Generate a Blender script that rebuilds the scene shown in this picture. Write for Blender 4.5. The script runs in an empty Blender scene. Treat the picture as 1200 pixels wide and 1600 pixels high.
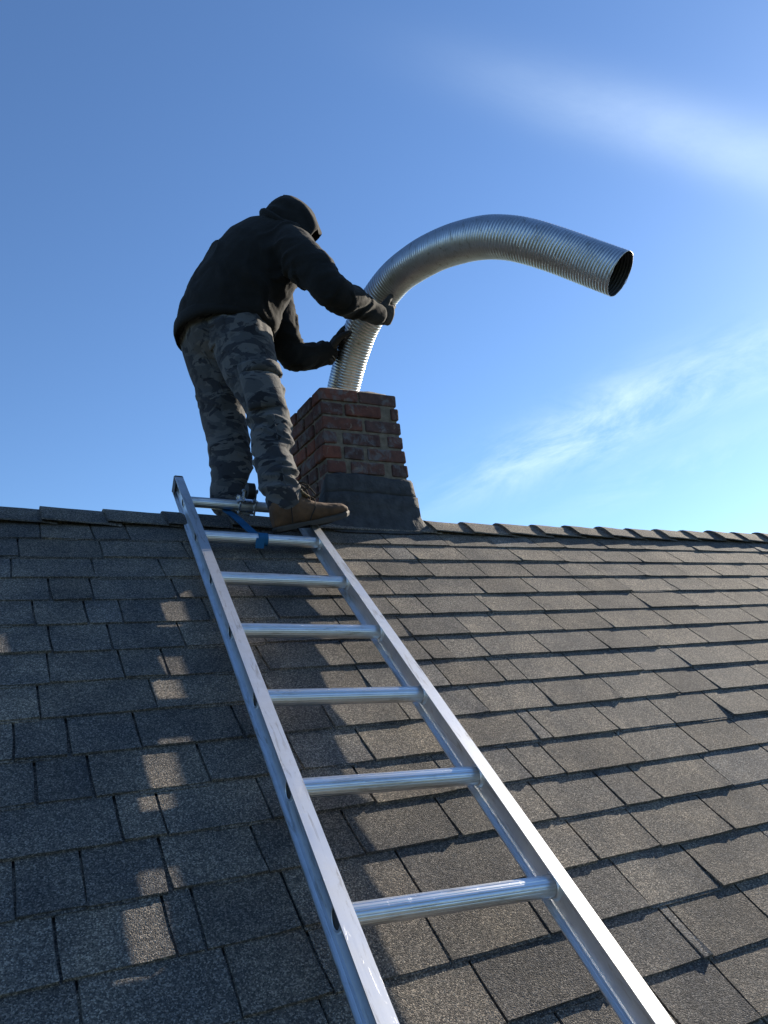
import bpy, bmesh, math, random
import numpy as np
from mathutils import Vector, Matrix, noise

random.seed(7)
rng = np.random.default_rng(7)
SC = bpy.context.scene
COL = SC.collection

# ------------------------------------------------------------------ camera
# world: X along the ridge, Y away from the camera, Z up, origin on the ridge beside the chimney
CAM = Vector((-1.47458, -2.74813, -0.78429))
M = Matrix(((0.882793, 0.036224, 0.468364), (-0.459928, 0.269593, 0.846041), (-0.095621, -0.962293, 0.254655)))
FPX = 1230.775
cam = bpy.data.cameras.new('camera')
cam.sensor_fit = 'HORIZONTAL'
cam.sensor_width = 36.0
cam.lens = FPX / 1200.0 * 36.0
cam.clip_start = 0.05
cam.clip_end = 3000
camo = bpy.data.objects.new('camera', cam)
COL.objects.link(camo)
R3 = Matrix((M.col[0], -M.col[1], -M.col[2])).transposed()
camo.matrix_world = Matrix.Translation(CAM) @ R3.to_4x4()
SC.camera = camo


def at(px, py, Z):
    """world point seen at photograph pixel (px, py) at depth Z"""
    return CAM + M @ Vector(((px - 600) * Z / FPX, (py - 800) * Z / FPX, Z))


# ------------------------------------------------------------------ light
SUN = Vector((0.8665, 0.27659, 0.41554)).normalized()
SUN_EL = math.asin(SUN.z)
SUN_AZ = math.atan2(SUN.x, SUN.y)
w = bpy.data.worlds.new('World')
SC.world = w
w.use_nodes = True
wn, wl = w.node_tree.nodes, w.node_tree.links
wn.clear()
wo = wn.new('ShaderNodeOutputWorld')
wb = wn.new('ShaderNodeBackground')
wb.inputs['Strength'].default_value = 0.093
sky = wn.new('ShaderNodeTexSky')
sky.sky_type = 'NISHITA'
sky.sun_disc = False
sky.sun_elevation = SUN_EL
sky.sun_rotation = SUN_AZ
sky.air_density = 1.0
sky.dust_density = 0.15
sky.ozone_density = 3.0
tc = wn.new('ShaderNodeTexCoord')


def wmath(op, a, b=None, clamp=False):
    n = wn.new('ShaderNodeMath')
    n.operation = op
    n.use_clamp = clamp
    for i, v in enumerate((a, b)):
        if v is None:
            continue
        if isinstance(v, (int, float)):
            n.inputs[i].default_value = v
        else:
            wl.new(v, n.inputs[i])
    return n.outputs[0]


def wdot(vec):
    n = wn.new('ShaderNodeVectorMath')
    n.operation = 'DOT_PRODUCT'
    wl.new(tc.outputs['Generated'], n.inputs[0])
    n.inputs[1].default_value = vec
    return n.outputs['Value']


def sky_streak(p0, p1, width, scale, thr, amount):
    """thin bright streak (cirrus, and one of lens flare) between two sky directions given as photo pixels"""
    d0 = (M @ Vector((p0[0] - 600, p0[1] - 800, FPX))).normalized()
    d1 = (M @ Vector((p1[0] - 600, p1[1] - 800, FPX))).normalized()
    mid = (d0 + d1).normalized()
    a = (d1 - d0)
    half = a.length / 2
    a = (a - mid * a.dot(mid)).normalized()
    b = mid.cross(a)
    u, v = wdot(a), wdot(b)
    comb = wn.new('ShaderNodeCombineXYZ')
    wl.new(wmath('MULTIPLY', u, 0.38), comb.inputs[0])
    wl.new(v, comb.inputs[1])
    nz = wn.new('ShaderNodeTexNoise')
    nz.inputs['Scale'].default_value = scale
    nz.inputs['Detail'].default_value = 10
    nz.inputs['Roughness'].default_value = 0.68
    nz.inputs['Distortion'].default_value = 0.45
    wl.new(comb.outputs[0], nz.inputs['Vector'])
    big = wn.new('ShaderNodeTexNoise')
    big.inputs['Scale'].default_value = scale * 0.3
    big.inputs['Detail'].default_value = 3
    wl.new(comb.outputs[0], big.inputs['Vector'])
    off = wmath('MULTIPLY', wmath('SUBTRACT', big.outputs['Fac'], 0.5), width * 2.2)
    vv = wmath('DIVIDE', wmath('ADD', v, off), width)
    band = wmath('POWER', 2.718, wmath('MULTIPLY', wmath('MULTIPLY', vv, vv), -1.0))
    uu = wmath('DIVIDE', u, half)
    ends = wmath('POWER', 2.718, wmath('MULTIPLY', wmath('POWER', wmath('ABSOLUTE', uu), 2.6), -1.0))
    tex = wmath('MULTIPLY', wmath('SUBTRACT', nz.outputs['Fac'], thr), 2.6, clamp=True)
    front = wmath('GREATER_THAN', wdot(mid), 0.3)
    out = wmath('MULTIPLY', wmath('MULTIPLY', band, ends), wmath('MULTIPLY', tex, front))
    return wmath('MULTIPLY', out, amount)


CLOUDS_FLARE = [((700, 775), (1260, 520), 0.033, 18.0, 0.39, 0.60),
          ((860, 800), (1340, 640), 0.022, 12.0, 0.44, 0.26),
          ((800, 130), (1580, 365), 0.030, 2.6, 0.14, 0.28)]  # last entry: lens flare painted into the sky colour, not a cloud
cl = None
for c in CLOUDS_FLARE:
    o = sky_streak(*c)
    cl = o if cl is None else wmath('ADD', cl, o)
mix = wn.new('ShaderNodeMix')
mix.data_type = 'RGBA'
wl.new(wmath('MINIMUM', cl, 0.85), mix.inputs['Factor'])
tint = wn.new('ShaderNodeMix')
tint.data_type = 'RGBA'
tint.blend_type = 'MULTIPLY'
tint.inputs['Factor'].default_value = 1.0
wl.new(sky.outputs['Color'], tint.inputs['A'])
tint.inputs['B'].default_value = (0.66, 0.79, 0.94, 1)      # white balance of the photograph
wl.new(tint.outputs['Result'], mix.inputs['A'])
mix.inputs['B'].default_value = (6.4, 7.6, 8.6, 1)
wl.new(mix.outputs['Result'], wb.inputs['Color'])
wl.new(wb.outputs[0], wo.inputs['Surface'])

sl = bpy.data.lights.new('sun', 'SUN')
sl.energy = 5.0
sl.angle = math.radians(0.45)
sl.color = (1.0, 0.89, 0.73)
so = bpy.data.objects.new('sun', sl)
COL.objects.link(so)
so.rotation_euler = SUN.to_track_quat('Z', 'Y').to_euler()
so.location = SUN * 30

SC.view_settings.view_transform = 'Standard'
SC.view_settings.look = 'None'
SC.view_settings.gamma = 1.0
SC.view_settings.use_curve_mapping = False
SC.view_settings.exposure = 1.06


# ------------------------------------------------------------------ helpers
def link(name, mesh, mat=None, parent=None, label=None, kind=None, smooth=False):
    o = bpy.data.objects.new(name, mesh)
    COL.objects.link(o)
    if mat is not None:
        mesh.materials.append(mat)
    if parent is not None:
        o.parent = parent
    if label:
        o['label'] = label
    if kind:
        o['kind'] = kind
    if smooth:
        mesh.polygons.foreach_set('use_smooth', [True] * len(mesh.polygons))
    return o


def pydata(name, verts, faces, mat=None, parent=None, smooth=False, **k):
    me = bpy.data.meshes.new(name)
    me.from_pydata([tuple(v) for v in verts], [], faces)
    me.update()
    return link(name, me, mat, parent, smooth=smooth, **k)


def bm_obj(name, bm, mat=None, parent=None, smooth=False, **k):
    me = bpy.data.meshes.new(name)
    bmesh.ops.recalc_face_normals(bm, faces=bm.faces)
    bm.to_mesh(me)
    bm.free()
    return link(name, me, mat, parent, smooth=smooth, **k)


def thing(name, label, cat, group=None, loc=(0, 0, 0)):
    o = bpy.data.objects.new(name, None)
    o.empty_display_size = 0.1
    COL.objects.link(o)
    o.location = loc
    o['label'] = label
    o['category'] = cat
    if group:
        o['group'] = group
    return o


def box(bm, cx, cy, cz, sx, sy, sz, mat=None):
    r = bmesh.ops.create_cube(bm, size=1.0)
    T = Matrix.Translation((cx, cy, cz)) @ Matrix.Diagonal((sx, sy, sz, 1))
    if mat is not None:
        T = mat @ T
    bmesh.ops.transform(bm, matrix=T, verts=r['verts'])
    return r['verts']


def frame_of(d, hint=Vector((0, 0, 1))):
    d = d.normalized()
    if abs(d.dot(hint)) > 0.95:
        hint = Vector((1, 0, 0))
    a = hint.cross(d).normalized()
    return a, d.cross(a)


def tube(bm, pts, radii, seg=12, caps=True):
    """swept tube with parallel transported frame; radii scalar or list"""
    pts = [Vector(p) for p in pts]
    n = len(pts)
    if not hasattr(radii, '__len__'):
        radii = [radii] * n
    rings = []
    a = None
    for i, p in enumerate(pts):
        d = (pts[min(i + 1, n - 1)] - pts[max(i - 1, 0)]).normalized()
        if a is None:
            a, b = frame_of(d)
        else:
            a = (a - d * a.dot(d)).normalized()
            b = d.cross(a)
        rings.append([bm.verts.new(p + (a * math.cos(t) + b * math.sin(t)) * radii[i])
                      for t in [2 * math.pi * k / seg for k in range(seg)]])
    for r0, r1 in zip(rings, rings[1:]):
        for k in range(seg):
            bm.faces.new((r0[k], r0[(k + 1) % seg], r1[(k + 1) % seg], r1[k]))
    if caps:
        bm.faces.new(rings[0][::-1])
        bm.faces.new(rings[-1])
    return rings


def ell_loft(bm, secs, seg=24):
    """closed loft of elliptical sections: (centre, half-axis vector a, half-axis vector b)"""
    rings = []
    for c, a, b in secs:
        rings.append([bm.verts.new(Vector(c) + a * math.cos(t) + b * math.sin(t))
                      for t in [2 * math.pi * k / seg for k in range(seg)]])
    for r0, r1 in zip(rings, rings[1:]):
        for k in range(seg):
            bm.faces.new((r0[k], r0[(k + 1) % seg], r1[(k + 1) % seg], r1[k]))
    bm.faces.new(rings[0][::-1])
    bm.faces.new(rings[-1])


def ellipsoid(bm, c, A, B, C, seg=20, rings=12):
    r = bmesh.ops.create_uvsphere(bm, u_segments=seg, v_segments=rings, radius=1.0)
    T = Matrix(((A.x, B.x, C.x, c[0]), (A.y, B.y, C.y, c[1]), (A.z, B.z, C.z, c[2]), (0, 0, 0, 1)))
    bmesh.ops.transform(bm, matrix=T, verts=r['verts'])


def catmull(pts, n):
    pts = [Vector(p) for p in pts]
    P = [pts[0] * 2 - pts[1]] + pts + [pts[-1] * 2 - pts[-2]]
    dense = []
    for i in range(1, len(P) - 2):
        for k in range(24):
            t = k / 24
            a, b, c, d = P[i - 1], P[i], P[i + 1], P[i + 2]
            dense.append(0.5 * ((2 * b) + (c - a) * t + (2 * a - 5 * b + 4 * c - d) * t * t + (3 * b - a - 3 * c + d) * t ** 3))
    dense.append(pts[-1])
    L = [0]
    for p, q in zip(dense, dense[1:]):
        L.append(L[-1] + (q - p).length)
    out = []
    j = 0
    for i in range(n):
        s = L[-1] * i / (n - 1)
        while j < len(L) - 2 and L[j + 1] < s:
            j += 1
        t = (s - L[j]) / max(1e-9, L[j + 1] - L[j])
        out.append(dense[j].lerp(dense[j + 1], min(1, t)))
    return out


def blend(name, bm, voxel, smooth_it, fn=None, smooth_fac=0.5):
    """voxel-remesh a bunch of overlapping closed shapes into ONE continuous surface; fn(co, normal) -> offset"""
    me = bpy.data.meshes.new(name + '_tmp')
    bmesh.ops.recalc_face_normals(bm, faces=bm.faces)
    bm.to_mesh(me)
    bm.free()
    o = bpy.data.objects.new(name + '_tmp', me)
    COL.objects.link(o)
    m = o.modifiers.new('r', 'REMESH')
    m.mode = 'VOXEL'
    m.voxel_size = voxel
    if smooth_it:
        s = o.modifiers.new('s', 'SMOOTH')
        s.factor = smooth_fac
        s.iterations = smooth_it
    dg = bpy.context.evaluated_depsgraph_get()
    dg.update()
    out = bpy.data.meshes.new_from_object(o.evaluated_get(dg))
    bpy.data.objects.remove(o)
    bpy.data.meshes.remove(me)
    out.name = name
    if fn is not None:
        new = []
        for v in out.vertices:
            new.append(v.co + fn(v.co, v.normal))
        for v, c in zip(out.vertices, new):
            v.co = c
        out.update()
    out.polygons.foreach_set('use_smooth', [True] * len(out.polygons))
    return out


# ------------------------------------------------------------------ materials
class N:
    def __init__(s, name):
        s.m = bpy.data.materials.new(name)
        s.m.use_nodes = True
        s.t = s.m.node_tree
        s.n, s.l = s.t.nodes, s.t.links
        s.p = s.n['Principled BSDF']

    def set(s, **k):
        for a, v in k.items():
            s.p.inputs[a.replace('_', ' ')].default_value = v
        return s

    def node(s, typ, **k):
        n = s.n.new(typ)
        for a, v in k.items():
            if hasattr(n, a):
                setattr(n, a, v)
            else:
                n.inputs[a.replace('_', ' ')].default_value = v
        return n

    def pos(s, scale=None):
        g = s.node('ShaderNodeNewGeometry')
        return g.outputs['Position']

    def objpos(s):
        return s.node('ShaderNodeTexCoord').outputs['Object']

    def noise(s, vec, scale, detail=4, rough=0.55, dist=0.0):
        n = s.node('ShaderNodeTexNoise', Scale=scale, Detail=detail, Roughness=rough, Distortion=dist)
        s.l.new(vec, n.inputs['Vector'])
        return n.outputs['Fac']

    def ramp(s, fac, stops, interp='LINEAR'):
        r = s.node('ShaderNodeValToRGB')
        cr = r.color_ramp
        cr.interpolation = interp
        while len(cr.elements) < len(stops):
            cr.elements.new(0.5)
        for e, (p, c) in zip(cr.elements, stops):
            e.position = p
            e.color = (*c, 1) if len(c) == 3 else c
        s.l.new(fac, r.inputs['Fac'])
        return r.outputs['Color']

    def mix(s, fac, a, b, mode='MIX'):
        m = s.node('ShaderNodeMix', data_type='RGBA', blend_type=mode)
        for v, k in ((fac, 'Factor'), (a, 'A'), (b, 'B')):
            if isinstance(v, (int, float)):
                m.inputs[k].default_value = v
            elif isinstance(v, tuple):
                m.inputs[k].default_value = (*v, 1) if len(v) == 3 else v
            else:
                s.l.new(v, m.inputs[k])
        return m.outputs['Result']

    def math(s, op, a, b=None, clamp=False):
        n = s.node('ShaderNodeMath', operation=op, use_clamp=clamp)
        for i, v in enumerate((a, b)):
            if v is None:
                continue
            if isinstance(v, (int, float)):
                n.inputs[i].default_value = v
            else:
                s.l.new(v, n.inputs[i])
        return n.outputs[0]

    def color(s, c):
        s.l.new(c, s.p.inputs['Base Color'])
        return s

    def rough(s, c):
        s.l.new(c, s.p.inputs['Roughness'])
        return s

    def bump(s, h, strength, dist):
        b = s.node('ShaderNodeBump', Strength=strength, Distance=dist)
        s.l.new(h, b.inputs['Height'])
        if s.p.inputs['Normal'].is_linked:
            s.l.new(s.p.inputs['Normal'].links[0].from_socket, b.inputs['Normal'])
        s.l.new(b.outputs[0], s.p.inputs['Normal'])
        return s

    def rand(s):
        return s.node('ShaderNodeObjectInfo').outputs['Random']


def mat_shingle():
    s = N('asphalt_shingle').set(Roughness=0.92, Specular_IOR_Level=0.25)
    p = s.pos()
    vor = s.node('ShaderNodeTexVoronoi', Scale=430.0)
    s.l.new(p, vor.inputs['Vector'])
    sep = s.node('ShaderNodeSeparateColor')
    s.l.new(vor.outputs['Color'], sep.inputs[0])
    grain = s.ramp(sep.outputs[0], [(0.0, (0.062, 0.061, 0.060)), (0.40, (0.125, 0.119, 0.110)), (0.75, (0.215, 0.200, 0.178)), (1.0, (0.43, 0.395, 0.345))])
    big = s.noise(p, 9.0, 4)
    blend_ = s.ramp(big, [(0.3, (0.66, 0.68, 0.72)), (0.7, (1.18, 1.12, 1.04))])
    c = s.mix(1.0, grain, blend_, 'MULTIPLY')
    tint = s.ramp(s.rand(), [(0.0, (0.66, 0.67, 0.70)), (0.3, (0.95, 0.94, 0.93)), (0.55, (1.18, 1.13, 1.06)), (0.8, (0.80, 0.77, 0.74)), (1.0, (1.02, 1.05, 1.10))])
    c = s.mix(1.0, c, tint, 'MULTIPLY')
    dirt = s.ramp(s.noise(p, 2.3, 5), [(0.36, (0.74, 0.74, 0.75)), (0.62, (1, 1, 1))])
    c = s.mix(1.0, c, dirt, 'MULTIPLY')
    s.color(c)
    h = s.math('ADD', s.math('MULTIPLY', vor.outputs['Distance'], -1.0), s.math('MULTIPLY', s.noise(p, 300.0, 2), 1.2))
    s.bump(h, 0.85, 0.0024)
    s.bump(s.noise(p, 38.0, 3), 0.35, 0.004)
    return s.m


def mat_plain(name, col, rough=0.8, var=0.25, scale=12, bump=0.2, bscale=120, bdist=0.002, metal=0.0):
    s = N(name).set(Roughness=rough, Metallic=metal)
    p = s.pos()
    n = s.noise(p, scale, 5)
    lo = tuple(x * (1 - var) for x in col)
    hi = tuple(min(1, x * (1 + var)) for x in col)
    s.color(s.ramp(n, [(0.3, lo), (0.7, hi)]))
    if bump:
        s.bump(s.noise(p, bscale, 3), bump, bdist)
    return s.m


def mat_brick():
    s = N('weathered_brick').set(Roughness=0.9)
    p = s.pos()
    base = s.ramp(s.rand(), [(0.0, (0.066, 0.038, 0.035)), (0.35, (0.105, 0.044, 0.035)), (0.6, (0.135, 0.050, 0.034)), (0.85, (0.085, 0.050, 0.045)), (1.0, (0.21, 0.064, 0.034))])
    mot = s.ramp(s.noise(p, 30.0, 5), [(0.3, (0.55, 0.55, 0.58)), (0.7, (1.2, 1.1, 1.05))])
    c = s.mix(1.0, base, mot, 'MULTIPLY')
    gray = s.ramp(s.noise(p, 19.0, 6, 0.65, 0.6), [(0.50, (0, 0, 0)), (0.62, (1, 1, 1))])
    c = s.mix(s.math('MULTIPLY', gray, 0.72), c, (0.125, 0.128, 0.135))
    mort = s.ramp(s.noise(p, 26.0, 5, 0.6, 1.2), [(0.61, (0, 0, 0)), (0.70, (1, 1, 1))])
    c = s.mix(s.math('MULTIPLY', mort, 0.8), c, (0.20, 0.165, 0.125))
    s.color(c)
    s.bump(s.noise(p, 160.0, 4), 0.5, 0.002)
    s.bump(s.noise(p, 40.0, 3), 0.5, 0.004)
    return s.m


def mat_alu(name, col=(0.74, 0.76, 0.78), rough=0.30, axis=1, scratch=True):
    s = N(name).set(Metallic=1.0, Roughness=rough)
    tcx = s.node('ShaderNodeTexCoord')
    mp = s.node('ShaderNodeMapping')
    sc = [220.0, 220.0, 220.0]
    sc[axis] = 3.0
    mp.inputs['Scale'].default_value = sc
    s.l.new(tcx.outputs['Object'], mp.inputs['Vector'])
    brushed = s.noise(mp.outputs[0], 1.0, 4, 0.6)
    p = tcx.outputs['Object']
    blot = s.noise(p, 14.0, 5, 0.6)
    s.color(s.mix(s.ramp(blot, [(0.42, (0, 0, 0)), (0.75, (1, 1, 1))]), col, tuple(x * 0.80 for x in col)))
    mp3 = s.node('ShaderNodeMapping')
    sc3 = [70.0, 70.0, 70.0]
    sc3[axis] = 8.0
    mp3.inputs['Scale'].default_value = sc3
    s.l.new(p, mp3.inputs['Vector'])
    smear = s.ramp(s.noise(mp3.outputs[0], 1.0, 5, 0.7, 0.8), [(0.54, (1, 1, 1)), (0.70, (0.58, 0.54, 0.48))])
    s.color(s.mix(1.0, s.p.inputs['Base Color'].links[0].from_socket, smear, 'MULTIPLY'))
    r = s.math('ADD', s.math('MULTIPLY', blot, 0.22), s.math('ADD', rough - 0.16, s.math('MULTIPLY', brushed, 0.10)))
    s.rough(r)
    s.bump(brushed, 0.05, 0.0003)
    if scratch:
        mp2 = s.node('ShaderNodeMapping')
        mp2.inputs['Scale'].default_value = (60, 9, 60)
        mp2.inputs['Rotation'].default_value = (0.2, 0.3, 0.5)
        s.l.new(tcx.outputs['Object'], mp2.inputs['Vector'])
        sc_ = s.ramp(s.noise(mp2.outputs[0], 2.0, 3, 0.7, 1.5), [(0.66, (0, 0, 0)), (0.70, (1, 1, 1))])
        s.bump(sc_, 0.25, 0.0004)
    return s.m


def mat_cloth(name, col, rough=0.95, sheen=0.15, var=0.25, fine=600.0):
    s = N(name).set(Roughness=rough, Sheen_Weight=sheen, Sheen_Roughness=0.6, Specular_IOR_Level=0.2)
    p = s.pos()
    n = s.noise(p, 20.0, 4)
    s.color(s.ramp(n, [(0.3, tuple(x * (1 - var) for x in col)), (0.7, tuple(x * (1 + var) for x in col))]))
    s.bump(s.noise(p, fine, 2), 0.25, 0.0008)
    s.bump(s.noise(p, 45.0, 3, 0.5, 0.4), 0.35, 0.006)
    return s.m


def mat_camo():
    s = N('urban_camo_cloth').set(Roughness=0.9, Sheen_Weight=0.1, Specular_IOR_Level=0.25)
    p = s.pos()
    mp = s.node('ShaderNodeMapping')
    mp.inputs['Scale'].default_value = (1.0, 1.0, 1.7)
    s.l.new(p, mp.inputs['Vector'])
    a = s.noise(mp.outputs[0], 7.5, 3, 0.55, 0.9)
    mp2 = s.node('ShaderNodeMapping')
    mp2.inputs['Location'].default_value = (3.1, 1.7, 9.2)
    mp2.inputs['Scale'].default_value = (1.0, 1.0, 1.9)
    s.l.new(p, mp2.inputs['Vector'])
    b = s.noise(mp2.outputs[0], 9.0, 3, 0.55, 1.1)
    c = s.noise(mp2.outputs[0], 12.0, 2, 0.5, 0.8)
    col = s.mix(s.ramp(a, [(0.50, (0, 0, 0)), (0.515, (1, 1, 1))]), (0.054, 0.056, 0.059), (0.086, 0.085, 0.085))
    col = s.mix(s.ramp(b, [(0.53, (0, 0, 0)), (0.545, (1, 1, 1))]), col, (0.026, 0.028, 0.034))
    col = s.mix(s.ramp(c, [(0.61, (0, 0, 0)), (0.625, (1, 1, 1))]), col, (0.012, 0.013, 0.017))
    s.color(col)
    s.bump(s.noise(p, 700.0, 2), 0.2, 0.0006)
    s.bump(s.noise(p, 55.0, 3, 0.5, 0.5), 0.4, 0.006)
    return s.m


SHINGLE = mat_shingle()
BRICK = mat_brick()
MORTAR = mat_plain('lime_mortar', (0.155, 0.130, 0.10), 0.95, 0.4, 40, 0.6, 180, 0.003)
TAR = mat_plain('roof_cement', (0.036, 0.037, 0.039), 0.85, 0.5, 22, 0.9, 70, 0.006)
CROWN = mat_plain('mortar_crown', (0.20, 0.17, 0.14), 0.95, 0.4, 30, 0.7, 90, 0.005)
ALU_RAIL = mat_alu('extruded_aluminium', (0.77, 0.79, 0.81), 0.48, 1)
ALU_RUNG = mat_alu('fluted_aluminium', (0.80, 0.82, 0.84), 0.36, 0)
DUCT = mat_alu('galvanised_duct', (0.54, 0.545, 0.55), 0.36, 2, scratch=False)
DUCT_IN = mat_plain('duct_inside_shade', (0.035, 0.036, 0.038), 0.6, 0.3, 20, 0.0)  # bare metal inside, coloured dark to stand for the shade in the opening
STEEL = mat_alu('zinc_steel', (0.66, 0.67, 0.68), 0.28, 2, scratch=False)
BLACKP = mat_plain('black_rubber', (0.012, 0.012, 0.013), 0.6, 0.2)
ENDCAP = mat_plain('dark_end_plug', (0.020, 0.014, 0.013), 0.6, 0.3)
HOLE = mat_plain('dark_rung_bore', (0.06, 0.055, 0.05), 0.7, 0.3, metal=0.3)
HOODIE = mat_cloth('black_fleece', (0.0095, 0.0097, 0.0102), 0.95, 0.05)
GLOVE = mat_cloth('dark_work_glove', (0.040, 0.038, 0.037), 0.8, 0.05)
CUFFMAT = mat_cloth('pale_glove_hem', (0.30, 0.28, 0.25), 0.9, 0.05)
CAMO = mat_camo()
BOOT = mat_cloth('brown_nubuck', (0.092, 0.049, 0.025), 0.75, 0.05, 0.35)
BOOTDARK = mat_cloth('dark_boot_collar', (0.018, 0.015, 0.013), 0.85, 0.03)
SOLE = mat_plain('boot_sole_rubber', (0.030, 0.024, 0.019), 0.75, 0.3)
LACE = mat_cloth('boot_lace', (0.040, 0.030, 0.022), 0.9, 0.0)
SOCK = mat_cloth('tan_boot_tongue', (0.17, 0.135, 0.085), 0.9, 0.0)
SKIN = mat_plain('skin', (0.42, 0.26, 0.19), 0.55, 0.1, 10, 0.1)
STRAP = mat_cloth('blue_webbing', (0.012, 0.085, 0.19), 0.75, 0.0, 0.2, 900)
GROUND = mat_plain('lawn', (0.05, 0.065, 0.025), 0.95, 0.4, 0.6, 0.4, 8, 0.05)
SIDING = mat_plain('pale_siding', (0.42, 0.40, 0.37), 0.8, 0.08, 2, 0.1)

# ------------------------------------------------------------------ ground
gv = [(-1500, -1500, -7), (1500, -1500, -7), (1500, 1500, -7), (-1500, 1500, -7)]
pydata('ground', gv, [(0, 1, 2, 3)], GROUND, kind='structure')

# ------------------------------------------------------------------ house
PIT = math.radians(40)
VU = Vector((0, math.cos(PIT), math.sin(PIT)))          # up the front slope
NF = Vector((0, -math.sin(PIT), math.cos(PIT)))         # its normal
UX = Vector((1, 0, 0))


def fr(u, v, h=0.0):
    return UX * u + VU * v + NF * h


house = thing('house', 'house under a brown shingled gable roof with a low red brick chimney on its ridge', 'house')
X0, X1, SL = -5.0, 8.0, 4.6
bm = bmesh.new()
half = SL * math.cos(PIT)
zz = -SL * math.sin(PIT)
th = 0.02
prof = [(-half, zz), (0, 0), (half, zz), (half, zz - th * 6), (0, -th * 6), (-half, zz - th * 6)]
dz = -0.012
L_ = [bm.verts.new((X0, y, z + dz)) for y, z in prof]
R_ = [bm.verts.new((X1, y, z + dz)) for y, z in prof]
n = len(prof)
for i in range(n):
    bm.faces.new((L_[i], L_[(i + 1) % n], R_[(i + 1) % n], R_[i]))
bm.faces.new(L_)
bm.faces.new(R_[::-1])
roof = bm_obj('roof', bm, TAR, house)

bm = bmesh.new()
inset = 0.35
yw = half - inset
zt = -yw * math.tan(PIT) - 0.14
pr = [(-yw, -7), (-yw, zt), (0, -0.14), (yw, zt), (yw, -7)]
L_ = [bm.verts.new((X0 + 0.2, y, z)) for y, z in pr]
R_ = [bm.verts.new((X1 - 0.2, y, z)) for y, z in pr]
for i in range(4):
    bm.faces.new((L_[i], L_[i + 1], R_[i + 1], R_[i]))
bm.faces.new(L_)
bm.faces.new(R_[::-1])
bm_obj('wall', bm, SIDING, house)

# --- shingles: joint positions per course along the ridge direction
EXP, V0 = 0.1267, 0.0334
JOINTS = {
    1: [0.053],
    2: [-1.265, -1.112, -1.0, -0.035, 0.235, 0.47, 0.696, 0.836, 1.084, 1.312, 1.663, 1.922],
    3: [-1.333, -1.096, -0.078, 0.024, 0.254, 0.511, 0.73, 0.954, 1.181, 1.433, 1.671, 1.844],
    4: [-1.355, -1.134, -0.933, -0.432, 0.025, 0.26, 0.48, 0.674, 0.849, 1.075, 1.339, 1.546, 1.749],
    5: [-1.263, -1.152, -0.918, -0.434, -0.197, -0.052, 0.174, 0.406, 0.667, 0.883, 1.149, 1.374, 1.645],
    6: [-1.31, -1.181, -1.088, -0.241, -0.124, 0.115, 0.344, 0.593, 0.865, 1.129, 1.379],
    7: [-1.279, -1.134, -0.95, -0.259, -0.046, 0.092, 0.334, 0.565, 0.856, 1.083, 1.35],
    8: [-1.289, -1.123, -1.017, -0.506, -0.256, -0.177, -0.049, 0.178, 0.434, 0.662, 0.912, 1.149],
    9: [-1.317, -1.068, -0.509, -0.262, -0.074, 0.003, 0.224, 0.468, 0.692, 1.03],
    10: [-1.37, -1.267, -1.125, -0.671, -0.215, 0.012, 0.27, 0.507, 0.692],
    11: [-1.336, -1.236, -0.62, -0.133, -0.094, 0.14, 0.359, 0.602],
    12: [-1.199, -1.119, -0.25, -0.148, 0.12, 0.358, 0.58],
    13: [-1.381, -1.273, -1.135, -0.957, -0.759, -0.532, -0.269, -0.064, 0.053, 0.316],
    14: [-1.326, -1.153, -1.101, -0.933, -0.690, -0.44, -0.253, -0.07, 0.172],
    15: [-1.301, -1.075, -0.929, -0.703, -0.48],
    16: [-0.95, -0.668, -0.43, -0.207, -0.181],
    17: [-1.2, -0.99, -0.76, -0.57, -0.361],
}


def project(p):
    c = M.transposed() @ (p - CAM)
    if c.z < 0.05:
        return None
    return 600 + FPX * c.x / c.z, 800 + FPX * c.y / c.z, c.z


def fill(js, lo, hi, wmin=0.17, wmax=0.27, gapmax=0.36):
    js = sorted(js)
    out = []
    x = js[0] if js else lo
    while x > lo:
        x -= random.uniform(wmin, wmax)
        out.append(x)
    prev = None
    for j in js:
        if prev is not None and j - prev > gapmax:
            k = max(2, round((j - prev) / 0.24))
            st = (j - prev) / k
            for i in range(1, k):
                out.append(prev + st * i + random.uniform(-0.03, 0.03))
        out.append(j)
        prev = j
    x = js[-1] if js else lo
    while x < hi:
        x += random.uniform(wmin, wmax)
        out.append(x)
    return sorted(out)


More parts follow.
